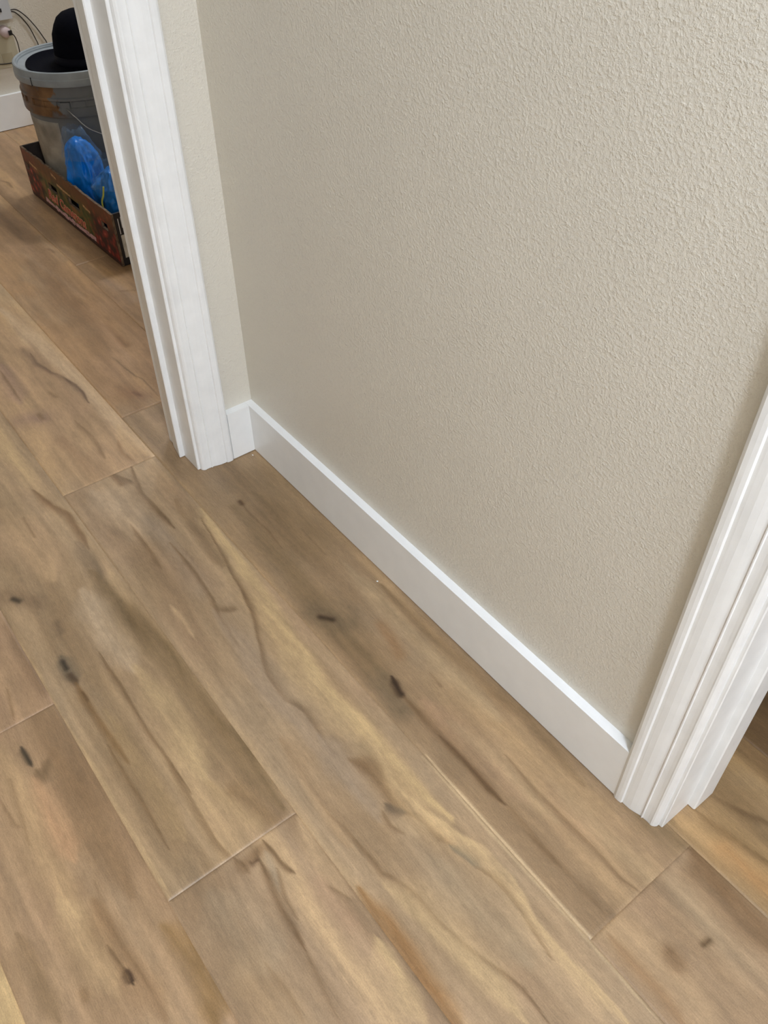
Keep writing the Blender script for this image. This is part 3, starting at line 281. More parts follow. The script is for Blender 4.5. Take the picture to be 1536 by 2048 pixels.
rg = n.new('ShaderNodeMapRange'); rg.inputs[1].default_value = 0.6; rg.inputs[2].default_value = 1.4; rg.inputs[3].default_value = 0.78*FK; rg.inputs[4].default_value = 1.17*FK
L.new(sm.outputs[0], rg.inputs[0])
vm = n.new('ShaderNodeVectorMath'); vm.operation = 'SCALE'
tn = n.new('ShaderNodeVectorMath'); tn.operation = 'MULTIPLY'; tn.inputs[1].default_value = (1.025, 0.985, 0.93); L.new(a_.outputs['Color'], tn.inputs[0]); L.new(tn.outputs[0], vm.inputs[0]); L.new(rg.outputs[0], vm.inputs['Scale'])
L.new(vm.outputs[0], b.inputs['Base Color']); b.inputs['Roughness'].default_value = 0.46; b.inputs['Specular IOR Level'].default_value = 0.4
bp = n.new('ShaderNodeBump'); bp.inputs['Strength'].default_value = 0.12; bp.inputs['Distance'].default_value = 0.0004; L.new(no.outputs['Fac'], bp.inputs['Height']); L.new(bp.outputs[0], b.inputs['Normal'])
me.materials.append(m)
fl = D.objects.new('floor', me); C.objects.link(fl); tag(fl, 'light brown wood-look plank floor with knots and grain', 'floor', kind='structure')
def struct(name, bm, m, label, cat='wall', **k):
    return tag(obj(name, bm, m, **k), label, cat, kind='structure')

# ------------------------------------------------------------------ walls and ceiling
H = 2.44; DH = 2.06
struct('ceiling', boxes((-2.09, 4.1, -2.0, 2.6, H, H+0.1)), CEIL, 'white textured ceiling', 'ceiling')
RX0, RX1 = 0.977, 1.805          # side doorway
BY1, BY0 = -0.116, -0.945        # end doorway
struct('wall_back', boxes((-0.115, 0, BY1, 2.5, 0, H), (-0.115, 0, -1.25, BY0, 0, H), (-0.115, 0, BY0, BY1, DH, H)), WALL,
       'narrow beige textured wall strip beside the left door casing')
struct('wall_right', boxes((0, RX0, 0, 0.115, 0, H), (RX1, 4.0, 0, 0.115, 0, H), (RX0, RX1, 0, 0.115, DH, H)), WALL,
       'large beige orange-peel textured wall above the long baseboard')
struct('wall_left', boxes((0, 4.0, -1.35, -1.25, 0, H)), WALL, 'beige hallway wall behind the camera')
struct('wall_front', boxes((4.0, 4.1, -1.35, 2.5, 0, H)), WALL, 'beige wall at the near end of the hall')
struct('wall_far', boxes((-2.07, -1.97, -1.9, 2.5, 0, H)), WALL, 'beige wall of the back room behind the bucket')
struct('wall_side', boxes((-2.07, 4.1, 2.5, 2.6, 0, H)), WALL, 'beige wall at the far side of both rooms')
struct('wall_end', boxes((-2.07, 0, -2.0, -1.9, 0, H), (-0.115, 0, -1.9, -1.25, 0, H)), WALL, 'beige wall at the near side of the back room')

# ------------------------------------------------------------------ baseboards
def baseboard(name, x0, x1, y0, y1, h, label):
    bm = boxes((x0, x1, y0, y1, 0.0020, h)); bevel(bm, 0.0014, 2)
    return struct(name, bm, TRIM, label, 'baseboard')
baseboard('baseboard_right', 0.0, 0.929, -0.0140, 0.0, 0.1067, 'long white baseboard running along the large textured wall')
baseboard('baseboard_back', 0.0, 0.0150, -0.0605, -0.0142, 0.1067, 'short white baseboard piece between left casing and corner')
baseboard('baseboard_far', -1.97, -1.956, -1.9, 2.5, 0.1067, 'white baseboard of the back room behind the bucket')
baseboard('baseboard_left', 1.86, 4.0, -0.0140, 0.0, 0.1067, 'white baseboard beyond the side doorway')
# nail heads filled on the short baseboard piece
# ------------------------------------------------------------------ door frames
PROF = [(0, 0), (0, .0115), (.0015, .0145), (.005, .0163), (.010, .0164), (.0142, .0158), (.0150, .0146), (.0156, .0132), (.020, .0134), (.027, .0130), (.034, .0115),
        (.040, .0096), (.0432, .0090), (.0440, .0104), (.0452, .0104), (.0460, .0088), (.052, .0084), (.0562, .0086), (.0580, .0090), (.0605, .0084), (.0632, .0062), (.0648, .0035), (.0652, 0)]
def door_frame(name, T, label, wd, tb):
    """T(a, d, z): a = distance from the outer edge of the near casing toward the opening, d = distance out of the wall toward the hall"""
    root = empty(name); tag(root, label, 'door frame', kind='structure')
    def P(bm, poly, z0, z1):
        a = [bm.verts.new(T(s, d, z0)) for s, d in poly]; b2 = [bm.verts.new(T(s, d, z1)) for s, d in poly]; n_ = len(poly)
        for i in range(n_): bm.faces.new((a[i], a[(i+1) % n_], b2[(i+1) % n_], b2[i]))
        bm.faces.new(a[::-1]); bm.faces.new(b2)
    for side in (0, 1):
        f = (lambda s: s) if side == 0 else (lambda s: 2*0.0702+wd-s)
        bm = bmesh.new(); P(bm, [(f(s), d) for s, d in PROF], 0.001, DH+0.06); obj('casing', bm, CASE, root)
        bm = bmesh.new(); P(bm, [(f(s), -0.120-d) for s, d in PROF], 0.001, DH+0.06); obj('casing', bm, CASE, root)
        bm = bmesh.new(); P(bm, [(f(.0660-.014), 0.0), (f(.0690), 0.0), (f(.0702), -0.0012), (f(.0702), -0.115), (f(.0660-.014), -0.115)], 0.001, DH); 
        obj('jamb', bm, CASE, root)
        bm = bmesh.new(); P(bm, [(f(.0702), -0.052), (f(.0790), -0.052), (f(.0806), -0.0536), (f(tb), -0.0905), (f(tb-.0016), -0.092), (f(.0702), -0.092)], 0.0022, DH-0.012)
        obj('door_stop', bm, CASE, root)
    bm = bmesh.new(); P(bm, [(0, 0.0), (0, 0.012), (2*.0702+wd, 0.012), (2*.0702+wd, 0.0)], DH+0.003, DH+0.06); obj('head_casing', bm, CASE, root)
    bm = bmesh.new(); P(bm, [(.0702, 0.0), (.0702, -0.115), (.0702+wd, -0.115), (.0702+wd, 0.0)], DH-0.018, DH); obj('head_jamb', bm, CASE, root)
    return root
door_frame('door_1', lambda a, d, z: (d, -0.0602-a+0.09*z*min(a, .081), z), 'white moulded door frame of the left doorway to the back room', 0.80, .0745)
door_frame('door_2', lambda a, d, z: (0.9222+a, -d, z), 'white moulded door frame at the right end of the baseboard', 0.80, .0806)

# ------------------------------------------------------------------ crumbs on the floor
CHIP = mat('paint_chip', (240, 238, 232), 0.5)
for (x, y, r, lb) in ((0.0255, -0.0260, 0.0022, 'tiny white paint chip on floor near the room corner'), (0.4310, -0.0330, 0.0026, 'tiny white paint chip on floor midway along the long baseboard')):
    bm = bmesh.new(); bmesh.ops.create_icosphere(bm, subdivisions=2, radius=r)
    for v in bm.verts:
        q = 0.7+0.6*noise.noise(v.co*900+Vector((x*50, y*50, 0))); v.co = Vector((v.co.x*q, v.co.y*q*0.8, v.co.z*0.4*q))
    zz = min(v.co.z for v in bm.verts)
    for v in bm.verts: v.co.z -= zz
    o = obj('paint_chip', bm, CHIP); o.location = (x, y, 0.0001); tag(o, lb, 'paint chip')

# ------------------------------------------------------------------ cardboard fruit crate
CR = empty('fruit_crate', (-1.406, 0.0905, 0.0), math.radians(1.25)); CL, CD, CH = 0.580, 0.385, 0.139
tag(CR, 'printed cardboard fruit crate holding the bucket and blue bags', 'crate')
def crate_mat():
    m = D.materials.new('printed_cardboard'); m.use_nodes = True; nt = m.node_tree; n = nt.nodes; L = nt.links; b = n['Principled BSDF']
    b.inputs['Roughness'].default_value = 0.55
    tc = n.new('ShaderNodeTexCoord'); sep = n.new('ShaderNodeSeparateXYZ'); L.new(tc.outputs['Object'], sep.inputs[0])
    mp = n.new('ShaderNodeMapping'); mp.inputs['Scale'].default_value = (1, 1, 1); L.new(tc.outputs['Object'], mp.inputs[0])
    vo = n.new('ShaderNodeTexVoronoi'); vo.inputs['Scale'].default_value = 48; L.new(mp.outputs[0], vo.inputs['Vector'])
    rr = n.new('ShaderNodeValToRGB'); e = rr.color_ramp.elements
    e[0].position = 0.0; e[0].color = lin((216, 122, 106)); e[1].position = 0.62; e[1].color = lin((52, 10, 8)); q = e.new(0.25); q.color = lin((150, 44, 34))
    L.new(vo.outputs['Distance'], rr.inputs[0])
    no = n.new('ShaderNodeTexNoise'); no.inputs['Scale'].default_value = 26; no.inputs['Detail'].default_value = 4; L.new(tc.outputs['Object'], no.inputs['Vector'])
    gr = n.new('ShaderNodeValToRGB'); e = gr.color_ramp.elements
    e[0].position = 0.36; e[0].color = lin((20, 32, 12)); e[1].position = 0.66; e[1].color = lin((142, 96, 54)); q = e.new(0.48); q.color = lin((78, 84, 30))
    L.new(no.outputs['Fac'], gr.inputs[0])
    # the leafy green-brown middle of the picture; fruit at both ends, warm orange-brown top left
    wv = n.new('ShaderNodeMath'); wv.operation = 'MULTIPLY_ADD'; wv.inputs[1].default_value = 0.16; L.new(no.outputs['Fac'], wv.inputs[0]); L.new(sep.outputs['X'], wv.inputs[2])
    r1 = n.new('ShaderNodeMapRange'); r1.inputs[1].default_value = 0.15; r1.inputs[2].default_value = 0.21; L.new(wv.outputs[0], r1.inputs[0])
    r2 = n.new('ShaderNodeMapRange'); r2.inputs[1].default_value = 0.50; r2.inputs[2].default_value = 0.54; r2.inputs[3].default_value = 1; r2.inputs[4].default_value = 0; L.new(wv.outputs[0], r2.inputs[0])
    mm = n.new('ShaderNodeMath'); mm.operation = 'MULTIPLY'; L.new(r1.outputs[0], mm.inputs[0]); L.new(r2.outputs[0], mm.inputs[1])
    mz = n.new('ShaderNodeMapRange'); mz.inputs[1].default_value = 0.085; mz.inputs[2].default_value = 0.115; L.new(sep.outputs['Z'], mz.inputs[0])
    mx = n.new('ShaderNodeMixRGB'); L.new(mm.outputs[0], mx.inputs[0]); L.new(rr.outputs[0], mx.inputs[1]); L.new(gr.outputs[0], mx.inputs[2])
    m2 = n.new('ShaderNodeMixRGB'); m2.inputs[2].default_value = lin((112, 66, 34)); L.new(mz.outputs[0], m2.inputs[0]); L.new(mx.outputs[0], m2.inputs[1])
    sc = n.new('ShaderNodeMath'); sc.operation = 'MULTIPLY'; sc.inputs[1].default_value = 0.8; L.new(mz.outputs[0], sc.inputs[0]); L.new(sc.outputs[0], m2.inputs[0])
    zb = n.new('ShaderNodeMapRange'); zb.inputs[1].default_value = 0.010; zb.inputs[2].default_value = 0.016; L.new(sep.outputs['Z'], zb.inputs[0])
    m3 = n.new('ShaderNodeMixRGB'); m3.inputs[1].default_value = lin((58, 26, 18)); L.new(zb.outputs[0], m3.inputs[0]); L.new(m2.outputs[0], m3.inputs[2])
    L.new(m3.outputs[0], b.inputs['Base Color'])
    return m
CRM = crate_mat(); KRAFT = mat('dark_board', (52, 44, 38), 0.7, 0.3, var=0.25, vscale=40); EDGE = mat('raw_board_edge', (112, 94, 76), 0.8, 0.2, var=0.3, vscale=90)
def panel(u0, u1, z0, z1, holes, t, wob=0.0, sd=0):       # upright panel in local xz with through holes
    us = sorted(set([round(q, 5) for q in list(np.linspace(u0, u1, 41))]+[h[i] for h in holes for i in (0, 1)]))
    zs = sorted(set([z0, z1]+[h[i] for h in holes for i in (2, 3)]+[round(z0+(z1-z0)*q, 5) for q in (0.25, 0.5, 0.75)]))
    bm = bmesh.new(); vd = {}
    def vt(i, k, s):
        key = (i, k, s)
        if key not in vd:
            z = zs[k]
            if k == len(zs)-1 and wob: z += wob*(noise.noise(Vector((us[i]*34+sd, 3.1, 0)))+0.6*noise.noise(Vector((us[i]*110+sd, 1.1, 0))))
            vd[key] = bm.verts.new((us[i], s*t, z))
        return vd[key]
    solid = lambda i, k: 0 <= i < len(us)-1 and 0 <= k < len(zs)-1 and not any(h[0]-1e-6 <= us[i] and us[i+1] <= h[1]+1e-6 and h[2]-1e-6 <= zs[k] and zs[k+1] <= h[3]+1e-6 for h in holes)
    for i in range(len(us)-1):
        for k in range(len(zs)-1):
            if not solid(i, k): continue
            bm.faces.new((vt(i, k, 0), vt(i+1, k, 0), vt(i+1, k+1, 0), vt(i, k+1, 0)))
            bm.faces.new((vt(i, k, 1), vt(i, k+1, 1), vt(i+1, k+1, 1), vt(i+1, k, 1)))
            for (di, dk, a, c) in ((-1, 0, (i, k), (i, k+1)), (1, 0, (i+1, k+1), (i+1, k)), (0, -1, (i+1, k), (i, k)), (0, 1, (i, k+1), (i+1, k+1))):
                if not solid(i+di, k+dk):
                    f = bm.faces.new((vt(*a, 0), vt(*c, 0), vt(*c, 1), vt(*a, 1))); f.material_index = 1
    return bm
fr = obj('front_panel', panel(0, CL, 0.0015, CH, [(0.010, 0.035, 0.078, 0.098), (0.165, 0.222, 0.068, 0.088), (0.300, 0.368, 0.072, 0.094), (0.505, 0.540, 0.082, 0.100)], 0.006, 0.006), None, CR, mats=[CRM, EDGE])
bk = obj('back_panel', panel(0, CL, 0.0015, CH, [], 0.006, 0.002, 7), None, CR, mats=[KRAFT, EDGE]); bk.location = (0, CD-0.006, 0)
bm = boxes((0, 0.006, 0.0065, CD-0.0065, 0.0015, CH)); obj('end_panel', bm, KRAFT, CR)
bm = boxes((CL-0.006, CL, 0.0065, CD-0.0065, 0.0015, CH)); ep = obj('end_panel', bm, mat('black_board', (26, 24, 28), 0.5), CR)
bm = boxes((CL+0.0002, CL+0.0010, 0.014, 0.110, 0.022, 0.082)); bevel(bm, 0.0003, 1); lb = obj('label', bm, mat('label_paper', (190, 184, 172), 0.6, var=0.15, vscale=60), ep); lb['label'] = 'white paper label on black crate end'
bm = bmesh.new()
for (yy, z0, z1, w_) in ((0.014, 0.085, 0.125, 0.0022), (0.022, 0.100, 0.128, 0.0015), (0.034, 0.088, 0.096, 0.006)): box(bm, CL+0.0002, CL+0.0007, yy, yy+w_, z0, z1)
obj('printed_marks', bm, mat('white_print', (196, 192, 190), 0.6), ep)
bm = boxes((0.0065, CL-0.0065, 0.0065, CD-0.0065, 0.0015, 0.0060)); obj('bottom_panel', bm, KRAFT, CR)
# printed lettering and stripes on the front
def text_mesh(s, size, off, ex, shear=0.3, sx=1.0):
    c = D.curves.new('lettering', 'FONT'); c.body = s; c.size = size; c.offset = off; c.extrude = ex; c.shear = shear; c.resolution_u = 3
    o = D.objects.new('tmp', c); C.objects.link(o); bpy.context.view_layer.update()
    dg = bpy.context.evaluated_depsgraph_get(); me = D.meshes.new_from_object(o.evaluated_get(dg)); D.objects.remove(o)
    for v in me.vertices: v.co = Vector((v.co.x*sx, -v.co.z, v.co.y))
    return me
for nm, off, dy, mm in (('lettering_outline', 0.0016, -0.0004, mat('cream_print', (206, 170, 120), 0.6)), ('lettering', 0.0, -0.0009, mat('red_print', (206, 84, 80), 0.6))):
    me2 = text_mesh('Red Camerons', 0.043, off, 0.0002); xs_ = [v.co.x for v in me2.vertices]
    if nm == 'lettering_outline': X0, XW = min(xs_), max(xs_)-min(xs_)
    for v in me2.vertices: v.co.x = (v.co.x-X0)/XW*0.245; v.co.z *= 1.0
    me2.materials.append(mm); o = D.objects.new(nm, me2); C.objects.link(o); o.parent = fr; o.location = (0.142, dy, 0.036)
    o.rotation_euler = (0, math.radians(1.5), 0)
bm = bmesh.new(); rs = random.Random(5); u = 0.108
while u < 0.435:
    w_ = rs.uniform(0.006, 0.014); h_ = rs.uniform(0.008, 0.014); c_ = 0.021-0.003*math.sin((u-0.1)*9)
    v4 = [bm.verts.new(p) for p in ((u, -0.0005, c_-h_/2), (u+w_, -0.0005, c_-h_/2+rs.uniform(-.002, .002)), (u+w_+.003, -0.0005, c_+h_/2), (u+.003, -0.0005, c_+h_/2+rs.uniform(-.002, .002)))]
    bm.faces.new(v4); u += w_+rs.uniform(-.001, .0015)
r_ = bmesh.ops.extrude_face_region(bm, geom=bm.faces[:])
for v in [g for g in r_['geom'] if isinstance(g, bmesh.types.BMVert)]: v.co.y += 0.0004
obj('printed_band', bm, mat('pink_print', (214, 168, 166), 0.6, var=0.2, vscale=80), fr)
TANP = mat('tan_print', (190, 150, 104), 0.6, var=0.3, vscale=120)
for (a, z, l) in ((0.05, 0.104, 0.05), (0.235, 0.100, 0.085), (0.40, 0.098, 0.04), (0.21, 0.122, 0.03)):
    bm = bmesh.new(); pz = [(a, z), (a+l*.5, z-.0025), (a+l, z-.004), (a+l, z+.0015), (a+l*.5, z+.0035), (a, z+.007)]
    A = [bm.verts.new((x, -.0006, y)) for x, y in pz]; B_ = [bm.verts.new((x, -.0002, y)) for x, y in pz]
    bm.faces.new(A); bm.faces.new(B_[::-1])
    for q in range(6): bm.faces.new((A[q], B_[q], B_[(q+1) % 6], A[(q+1) % 6]))
    obj('printed_stripe', bm, TANP, fr)

# ------------------------------------------------------------------ bucket
BX, BY, BZ = -1.261, 0.249, 0.0078
BK = empty('bucket', (BX, BY, BZ)); tag(BK, 'grey plastic bucket with brown stains standing in the fruit crate', 'bucket')
def bucket_mat():
    m = mat('grey_plastic', (98, 101, 103), 0.45, 0.5)
    nt = m.node_tree; n = nt.nodes; L = nt.links; b = n['Principled BSDF']
    tc = n.new('ShaderNodeTexCoord'); sep = n.new('ShaderNodeSeparateXYZ'); L.new(tc.outputs['Object'], sep.inputs[0])
    at2 = n.new('ShaderNodeMath'); at2.operation = 'ARCTAN2'; L.new(sep.outputs['Y'], at2.inputs[0]); L.new(sep.outputs['X'], at2.inputs[1])
    no = n.new('ShaderNodeTexNoise'); no.inputs['Scale'].default_value = 22; no.inputs['Detail'].default_value = 5; L.new(tc.outputs['Object'], no.inputs['Vector'])
    # stain of dried clay on one side of the upper band (an angular patch with a ragged edge)
    ad = n.new('ShaderNodeMath'); ad.operation = 'MULTIPLY_ADD'; ad.inputs[1].default_value = 0.9; L.new(no.outputs['Fac'], ad.inputs[0]); L.new(at2.outputs[0], ad.inputs[2])
    a1 = n.new('ShaderNodeMapRange'); a1.inputs[1].default_value = -0.27; a1.inputs[2].default_value = -0.31; a1.inputs[3].default_value = 0; a1.inputs[4].default_value = 1; L.new(ad.outputs[0], a1.inputs[0])
    z1 = n.new('ShaderNodeMapRange'); z1.inputs[1].default_value = 0.258; z1.inputs[2].default_value = 0.264; L.new(sep.outputs['Z'], z1.inputs[0])
    nr = n.new('ShaderNodeMapRange'); nr.inputs[1].default_value = 0.33; nr.inputs[2].default_value = 0.46; L.new(no.outputs['Fac'], nr.inputs[0])
    p1 = n.new('ShaderNodeMath'); p1.operation = 'MULTIPLY'; L.new(a1.outputs[0], p1.inputs[0]); L.new(z1.outputs[0], p1.inputs[1])
    p2 = n.new('ShaderNodeMath'); p2.operation = 'MULTIPLY'; L.new(p1.outputs[0], p2.inputs[0]); L.new(nr.outputs[0], p2.inputs[1])
    cr = n.new('ShaderNodeValToRGB'); e = cr.color_ramp.elements; e[0].position = .35; e[0].color = lin((70, 42, 20)); e[1].position = .7; e[1].color = lin((134, 100, 66)); L.new(no.outputs['Fac'], cr.inputs[0])
    g = n.new('ShaderNodeMixRGB'); g.inputs[1].default_value = lin((88, 91, 93)); g.inputs[2].default_value = lin((112, 114, 114)); L.new(no.outputs['Fac'], g.inputs[0])
    mx = n.new('ShaderNodeMixRGB'); L.new(p2.outputs[0], mx.inputs[0]); L.new(g.outputs[0], mx.inputs[1]); L.new(cr.outputs[0], mx.inputs[2]); L.new(mx.outputs[0], b.inputs['Base Color'])
    return m
GP = bucket_mat()
bm = bmesh.new()
lathe(bm, [(0, 0), (.126, 0), (.131, .004), (.1335, .03), (.1365, .15), (.1385, .236), (.1395, .262), (.1465, .262), (.1475, .266), (.1475, .284), (.1435, .2865), (.1432, .300), (.1475, .3025), (.1478, .308),
           (.1440, .3105), (.1440, .335), (.1455, .345), (.1400, .345), (.136, .30), (.131, .03), (.128, .006), (0, .006)], 96)
for k_ in range(24):      # stiffening webs in the upper band
    a_ = 2*math.pi*k_/24; c, s = math.cos(a_), math.sin(a_)
    for z0, z1 in ((.2866, .3024),):
        t_ = .0012; p = [(.143, -t_), (.1470, -t_), (.1470, t_), (.143, t_)]
        prism(bm, [(x*c-y*s, x*s+y*c) for x, y in p], z0, z1)
body = obj('body', bm, GP, BK, smooth=False)
RIM = mat('lid_grey', (142, 148, 150), 0.42, 0.5, var=0.08, vscale=25)
bm = bmesh.new()
lathe(bm, [(.1462, .336), (.1495, .336), (.1512, .340), (.1512, .352), (.1498, .354), (.1500, .366), (.1488, .3695), (.1455, .371), (.1420, .3695), (.1405, .3660), (.1385, .3655), (.1375, .362), (.1300, .3600), (.112, .356), (.108, .352), (0, .352), (0, .349), (.1395, .349), (.1405, .350), (.1462, .350)], 96)
lid = obj('lid', bm, RIM, BK, smooth=False); lid['label'] = 'lighter grey lid with raised rim'
for o in (body, lid):
    for p in o.data.polygons: p.use_smooth = True
    es = o.modifiers.new('split', 'EDGE_SPLIT'); es.split_angle = math.radians(32)
bm = bmesh.new(); a_ = math.radians(-62); box(bm, -.0006, .0006, -.1526, -.1500, .3365, .356)
tb_ = obj('tear_tab', bm, mat('dark_slit', (24, 26, 28), 0.6), lid); tb_.rotation_euler = (0, 0, math.radians(24)); tb_['label'] = 'short black slit in the lid rim'
# paper label wrapped round the lower body
bm = bmesh.new(); rows = []
LR = random.Random(3)
for i in range(33):
    a_ = math.radians(-168+i*(117/32)); col_ = []
    for q in range(13):
        z = 0.032+q*(0.246-0.032)/12; r = .1339+(.1385-.1339)*(z-.03)/.206+.0007+.0005*noise.noise(Vector((a_*9, z*60, 0)))
        aa = a_ + (0.10*(z-0.1) if i == 32 else 0)
        col_.append((bm.verts.new((r*math.cos(aa), r*math.sin(aa), z)), bm.verts.new(((r-.0005)*math.cos(aa), (r-.0005)*math.sin(aa), z))))
    rows.append(col_)
for i in range(32):
    for q in range(12):
        a, b2, c_, d_ = rows[i][q], rows[i+1][q], rows[i+1][q+1], rows[i][q+1]
        bm.faces.new((a[0], b2[0], c_[0], d_[0])); bm.faces.new((a[1], d_[1], c_[1], b2[1]))
for i in range(32):
    for q in (0, 12):
        a, b2 = rows[i][q], rows[i+1][q]; bm.faces.new((a[0], a[1], b2[1], b2[0]) if q == 0 else (a[0], b2[0], b2[1], a[1]))
for i in (0, 32):
    for q in range(12):
        a, b2 = rows[i][q], rows[i][q+1]; bm.faces.new((a[0], b2[0], b2[1], a[1]))
pl = obj('paper_label', bm, mat('stained_paper', (158, 148, 132), 0.7, 0.3, (60, 0.5, 0.002), var=0.22, vscale=16), BK, smooth=True); pl['label'] = 'worn beige paper label'
# wire bail
WIRE = mat('wire', (150, 150, 148), 0.3, 0.5, metal=0.9)
bm = bmesh.new()
def cyl(r, a, z): return (r*math.cos(math.radians(a)), r*math.sin(math.radians(a)), z)
tube(bm, smooth_path([cyl(.146, -36, .286), cyl(.153, -34, .284), cyl(.160, -28, .268), cyl(.170, -16, .235), cyl(.176, 10, .200), cyl(.176, 50, .180), cyl(.172, 95, .200), cyl(.162, 125, .255), cyl(.153, 140, .284), cyl(.146, 143, .286)], 8), .0016, 6)
obj('handle', bm, WIRE, BK, smooth=True)
for a_ in (-36, 143):
    bm = bmesh.new()
    c, s = math.cos(math.radians(a_)), math.sin(math.radians(a_))
    for k_ in range(1):
        pts = [(.1430, -.013), (.1500, -.011), (.1500, .011), (.1430, .013)]; prism(bm, [(x*c-y*s, x*s+y*c) for x, y in pts], .272, .300)
    obj('handle_ear', bm, GP, BK)

# ------------------------------------------------------------------ hat on the bucket
HT = empty('hat', (BX+0.006, BY-0.002, BZ+0.352)); tag(HT, 'black brimmed hat resting on the bucket lid', 'hat')
FELT = mat('black_felt', (9, 10, 18), 0.95, 0.08, (220, 0.4, 0.001))
def hat_mesh():
    bm = bmesh.new(); n_ = 72
    prof = [(0, .128), (.018, .127), (.036, .121), (.050, .111), (.060, .096), (.0695, .076), (.0735, .050), (.0755, .022), (.0758, .010), (.083, .0050), (.100, .0048), (.114, .0070), (.1175, .0095), (.1185, .0085), (.116, .0045), (.100, .0014), (.060, .0010), (0, .0010)]
    rings = []
    for r, z in prof:
        off = (.022, .029) if r < .076 and z > .004 else ((.014, .019) if r < .09 and z > .004 else (0, 0))
        if r == 0: rings.append([bm.verts.new((off[0], off[1], z))]); continue
        rg_ = []
        for i in range(n_):
            a = 2*math.pi*i/n_; q = 1+.02*noise.noise(Vector((math.cos(a)*1.5, math.sin(a)*1.5, z*18)))*(1 if z > .02 else 0)
            zz = z+(.004*max(0, math.sin(a*2+.5)) if r > .1 and z > .003 else 0)
            rg_.append(bm.verts.new((r*math.cos(a)*q+off[0], r*math.sin(a)*q+off[1], max(zz, .0008))))
        rings.append(rg_)
    for A, B_ in zip(rings, rings[1:]):
        for i in range(n_):
            j = (i+1) % n_
            if len(A) == 1: bm.faces.new((A[0], B_[i], B_[j]))
            elif len(B_) == 1: bm.faces.new((A[i], A[j], B_[0]))
            else: bm.faces.new((A[i], A[j], B_[j], B_[i]))
    return bm
obj('crown_and_brim', hat_mesh(), FELT, HT, smooth=True)
bm = bmesh.new(); lathe(bm, [(.0765, .012), (.0772, .014), (.0762, .030), (.0745, .030), (.0750, .012)], 64)
for v in bm.verts: v.co.x += .022; v.co.y += .029
hb = obj('hat_band', bm, mat('hat_ribbon', (12, 13, 24), 0.7, 0.15), HT, smooth=True)

# ------------------------------------------------------------------ blue bags with clear plastic tops
def film_mat():
    m = mat('clear_film', (110, 150, 190), 0.08, 0.6, (70, 0.9, 0.005), alpha=0.16, coat=0.5); return m
FILM = film_mat()
def bag(name, loc, sc, rz, tilt, col, label, sd, neck):
    root = empty(name, loc, rz); tag(root, label, 'bag', 'blue bags in the fruit crate')
    mt = mat(name+'_blue', col, 0.42, 0.35, (38, 0.7, 0.006), var=0.28, vscale=14, coat=0.1)
    bm = bmesh.new(); bmesh.ops.create_icosphere(bm, subdivisions=5, radius=1)
    for v in bm.verts:
        p = v.co.copy(); p = Vector([math.copysign(abs(q)**0.75, q) for q in p])
        f = 1+0.16*noise.noise(p*1.6+Vector((sd, 0, 0)))-0.30*abs(noise.noise(p*3.1+Vector((sd, 5, 0))))+0.05*noise.noise(p*7)
        q = Vector((p.x*sc[0], p.y*sc[1], (p.z*.5+.5)*sc[2]*2))*1.0
        q.x *= f*(1-0.35*max(0, p.z)**2); q.y *= f*(1-0.25*max(0, p.z)**2); q.z *= (0.9+0.1*f)
        q.x += tilt*q.z; v.co = q
    mz = min(v.co.z for v in bm.verts)
    for v in bm.verts: v.co.z = max(v.co.z-mz, 0.0)
    top = max(v.co.z for v in bm.verts)
    obj('contents', bm, mt, root, smooth=True)
    bm = bmesh.new(); n_ = 60; rings = []
    for k_ in range(15):
        t_ = k_/14; z = top*(0.80+0.22*t_)+neck*t_; base = (1-t_)**0.7*0.78+0.24+0.35*max(0, t_-.6)
        rg_ = []
        for i in range(n_):
            a = 2*math.pi*i/n_; w_ = 1+0.22*noise.noise(Vector((math.cos(a)*2.5+sd, math.sin(a)*2.5, t_*2.6)))+0.16*abs(noise.noise(Vector((a*2.4, t_*3+sd, 1))))*(0.5+t_)
            x = sc[0]*base*w_*math.cos(a); y = sc[1]*base*w_*math.sin(a)
            rg_.append(bm.verts.new((x+tilt*z, y, z+0.008*noise.noise(Vector((a*3, t_*6, sd))))))
        rings.append(rg_)
    for A, B_ in zip(rings, rings[1:]):
        for i in range(n_): bm.faces.new((A[i], A[(i+1) % n_], B_[(i+1) % n_], B_[i]))
    w_ = obj('clear_wrap', bm, FILM, root, smooth=True); w_['label'] = 'crumpled clear plastic wrap over the top'
    return root
bag('blue_bag', (-1.065, 0.158, 0.0075), (.058, .041, .118), 0.35, -0.10, (0, 118, 212), 'tall blue bag leaning on the grey bucket, behind the other blue bag', 2.3, .020)
b2_ = bag('blue_bag', (-0.932, 0.178, 0.0075), (.064, .058, .098), 0.2, -0.05, (0, 108, 188), 'lower blue bag with yellow strip, nearest the black crate end', 7.7, .025)
bm = bmesh.new(); tube(bm, smooth_path([(0.022, -.056, .172), (.024, -.063, .152), (.019, -.068, .135), (.021, -.070, .108)], 6), .0022, 6)
ys_ = obj('yellow_strip', bm, mat('yellow_tape', (176, 176, 70), 0.5), b2_, smooth=True)

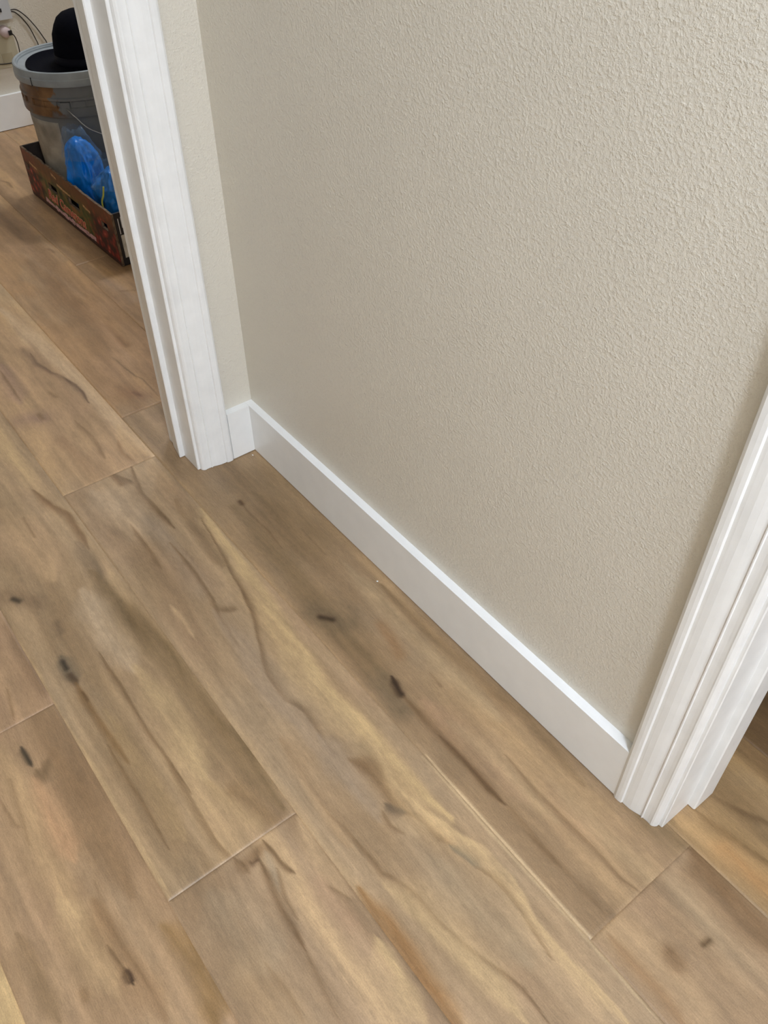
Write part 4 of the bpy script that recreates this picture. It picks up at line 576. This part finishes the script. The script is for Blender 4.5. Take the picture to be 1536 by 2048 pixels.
# ------------------------------------------------------------------ outlet, adapter, plug and cords on the back room wall
OUT = empty('wall_outlet', (-1.97, 0.283, 0.236)); tag(OUT, 'cream outlet plate on the wall behind the bucket', 'outlet')
bm = boxes((0.0, .005, -.036, .036, -.052, .062)); bevel(bm, .0018, 2); obj('cover_plate', bm, mat('cream_plastic', (190, 182, 156), 0.4), OUT)
bm = boxes((.0052, .0066, -.017, .017, -.040, -.010)); bevel(bm, .0006, 1); obj('socket', bm, mat('cream_socket', (178, 168, 140), 0.4), OUT)
ADP = empty('power_adapter', (-1.969, 0.296, 0.356)); tag(ADP, 'white power adapter box high on the wall, above the pale plug', 'power adapter')
bm = boxes((0.0, .034, -.034, .028, -.030, .040)); bevel(bm, .006, 3); obj('housing', bm, mat('white_plastic', (196, 198, 200), 0.35), ADP)
bm = boxes((.0342, .0354, -.010, .000, -.008, .002)); obj('indicator', bm, mat('dark_lens', (40, 40, 44), 0.3), ADP)
PLG = empty('plug', (-1.9645, 0.293, 0.290)); tag(PLG, 'pale round plug in the cream outlet plate with a black cord end', 'plug')
bm = bmesh.new(); lathe(bm, [(0, 0), (.015, 0), (.0165, .004), (.0165, .020), (.013, .026), (0, .027)], 28)
for v in bm.verts: v.co = Vector((v.co.z, v.co.x, v.co.y))
obj('plug_body', bm, mat('pinkish_plastic', (206, 186, 184), 0.4), PLG, smooth=True)
bm = boxes((.014, .031, .006, .017, -.009, .004)); bevel(bm, .003, 2); obj('strain_relief', bm, mat('black_rubber', (18, 18, 18), 0.5), PLG)
CORD = mat('cord_black', (26, 20, 18), 0.5)
def cord(par, pts, label):
    bm = bmesh.new(); tube(bm, smooth_path(pts, 10), .0016, 8); 
    for v in bm.verts: v.co -= par.location
    o = obj('cord', bm, CORD, par, smooth=True); o['label'] = label
XW_ = -1.966
cord(ADP, [(XW_+.006, .329, .340), (XW_, .345, .334), (XW_, .362, .315), (XW_, .378, .285), (XW_, .388, .250), (XW_, .392, .228), (XW_, .394, .150), (XW_, .40, .1090)], 'inner of two thin black cords curving down beside the adapter')
cord(ADP, [(XW_+.006, .331, .344), (XW_, .352, .340), (XW_, .376, .318), (XW_, .398, .285), (XW_, .414, .252), (XW_, .422, .229), (XW_, .428, .160), (XW_, .43, .1090)], 'outer of two thin black cords curving down beside the adapter')
cord(PLG, [(-1.932, .306, .288), (-1.945, .318, .272), (-1.955, .324, .245), (-1.957, .320, .215), (-1.957, .300, .200), (-1.957, .270, .198), (-1.957, .235, .206), (-1.957, .205, .235)], 'short black cord looping below the pale round plug')
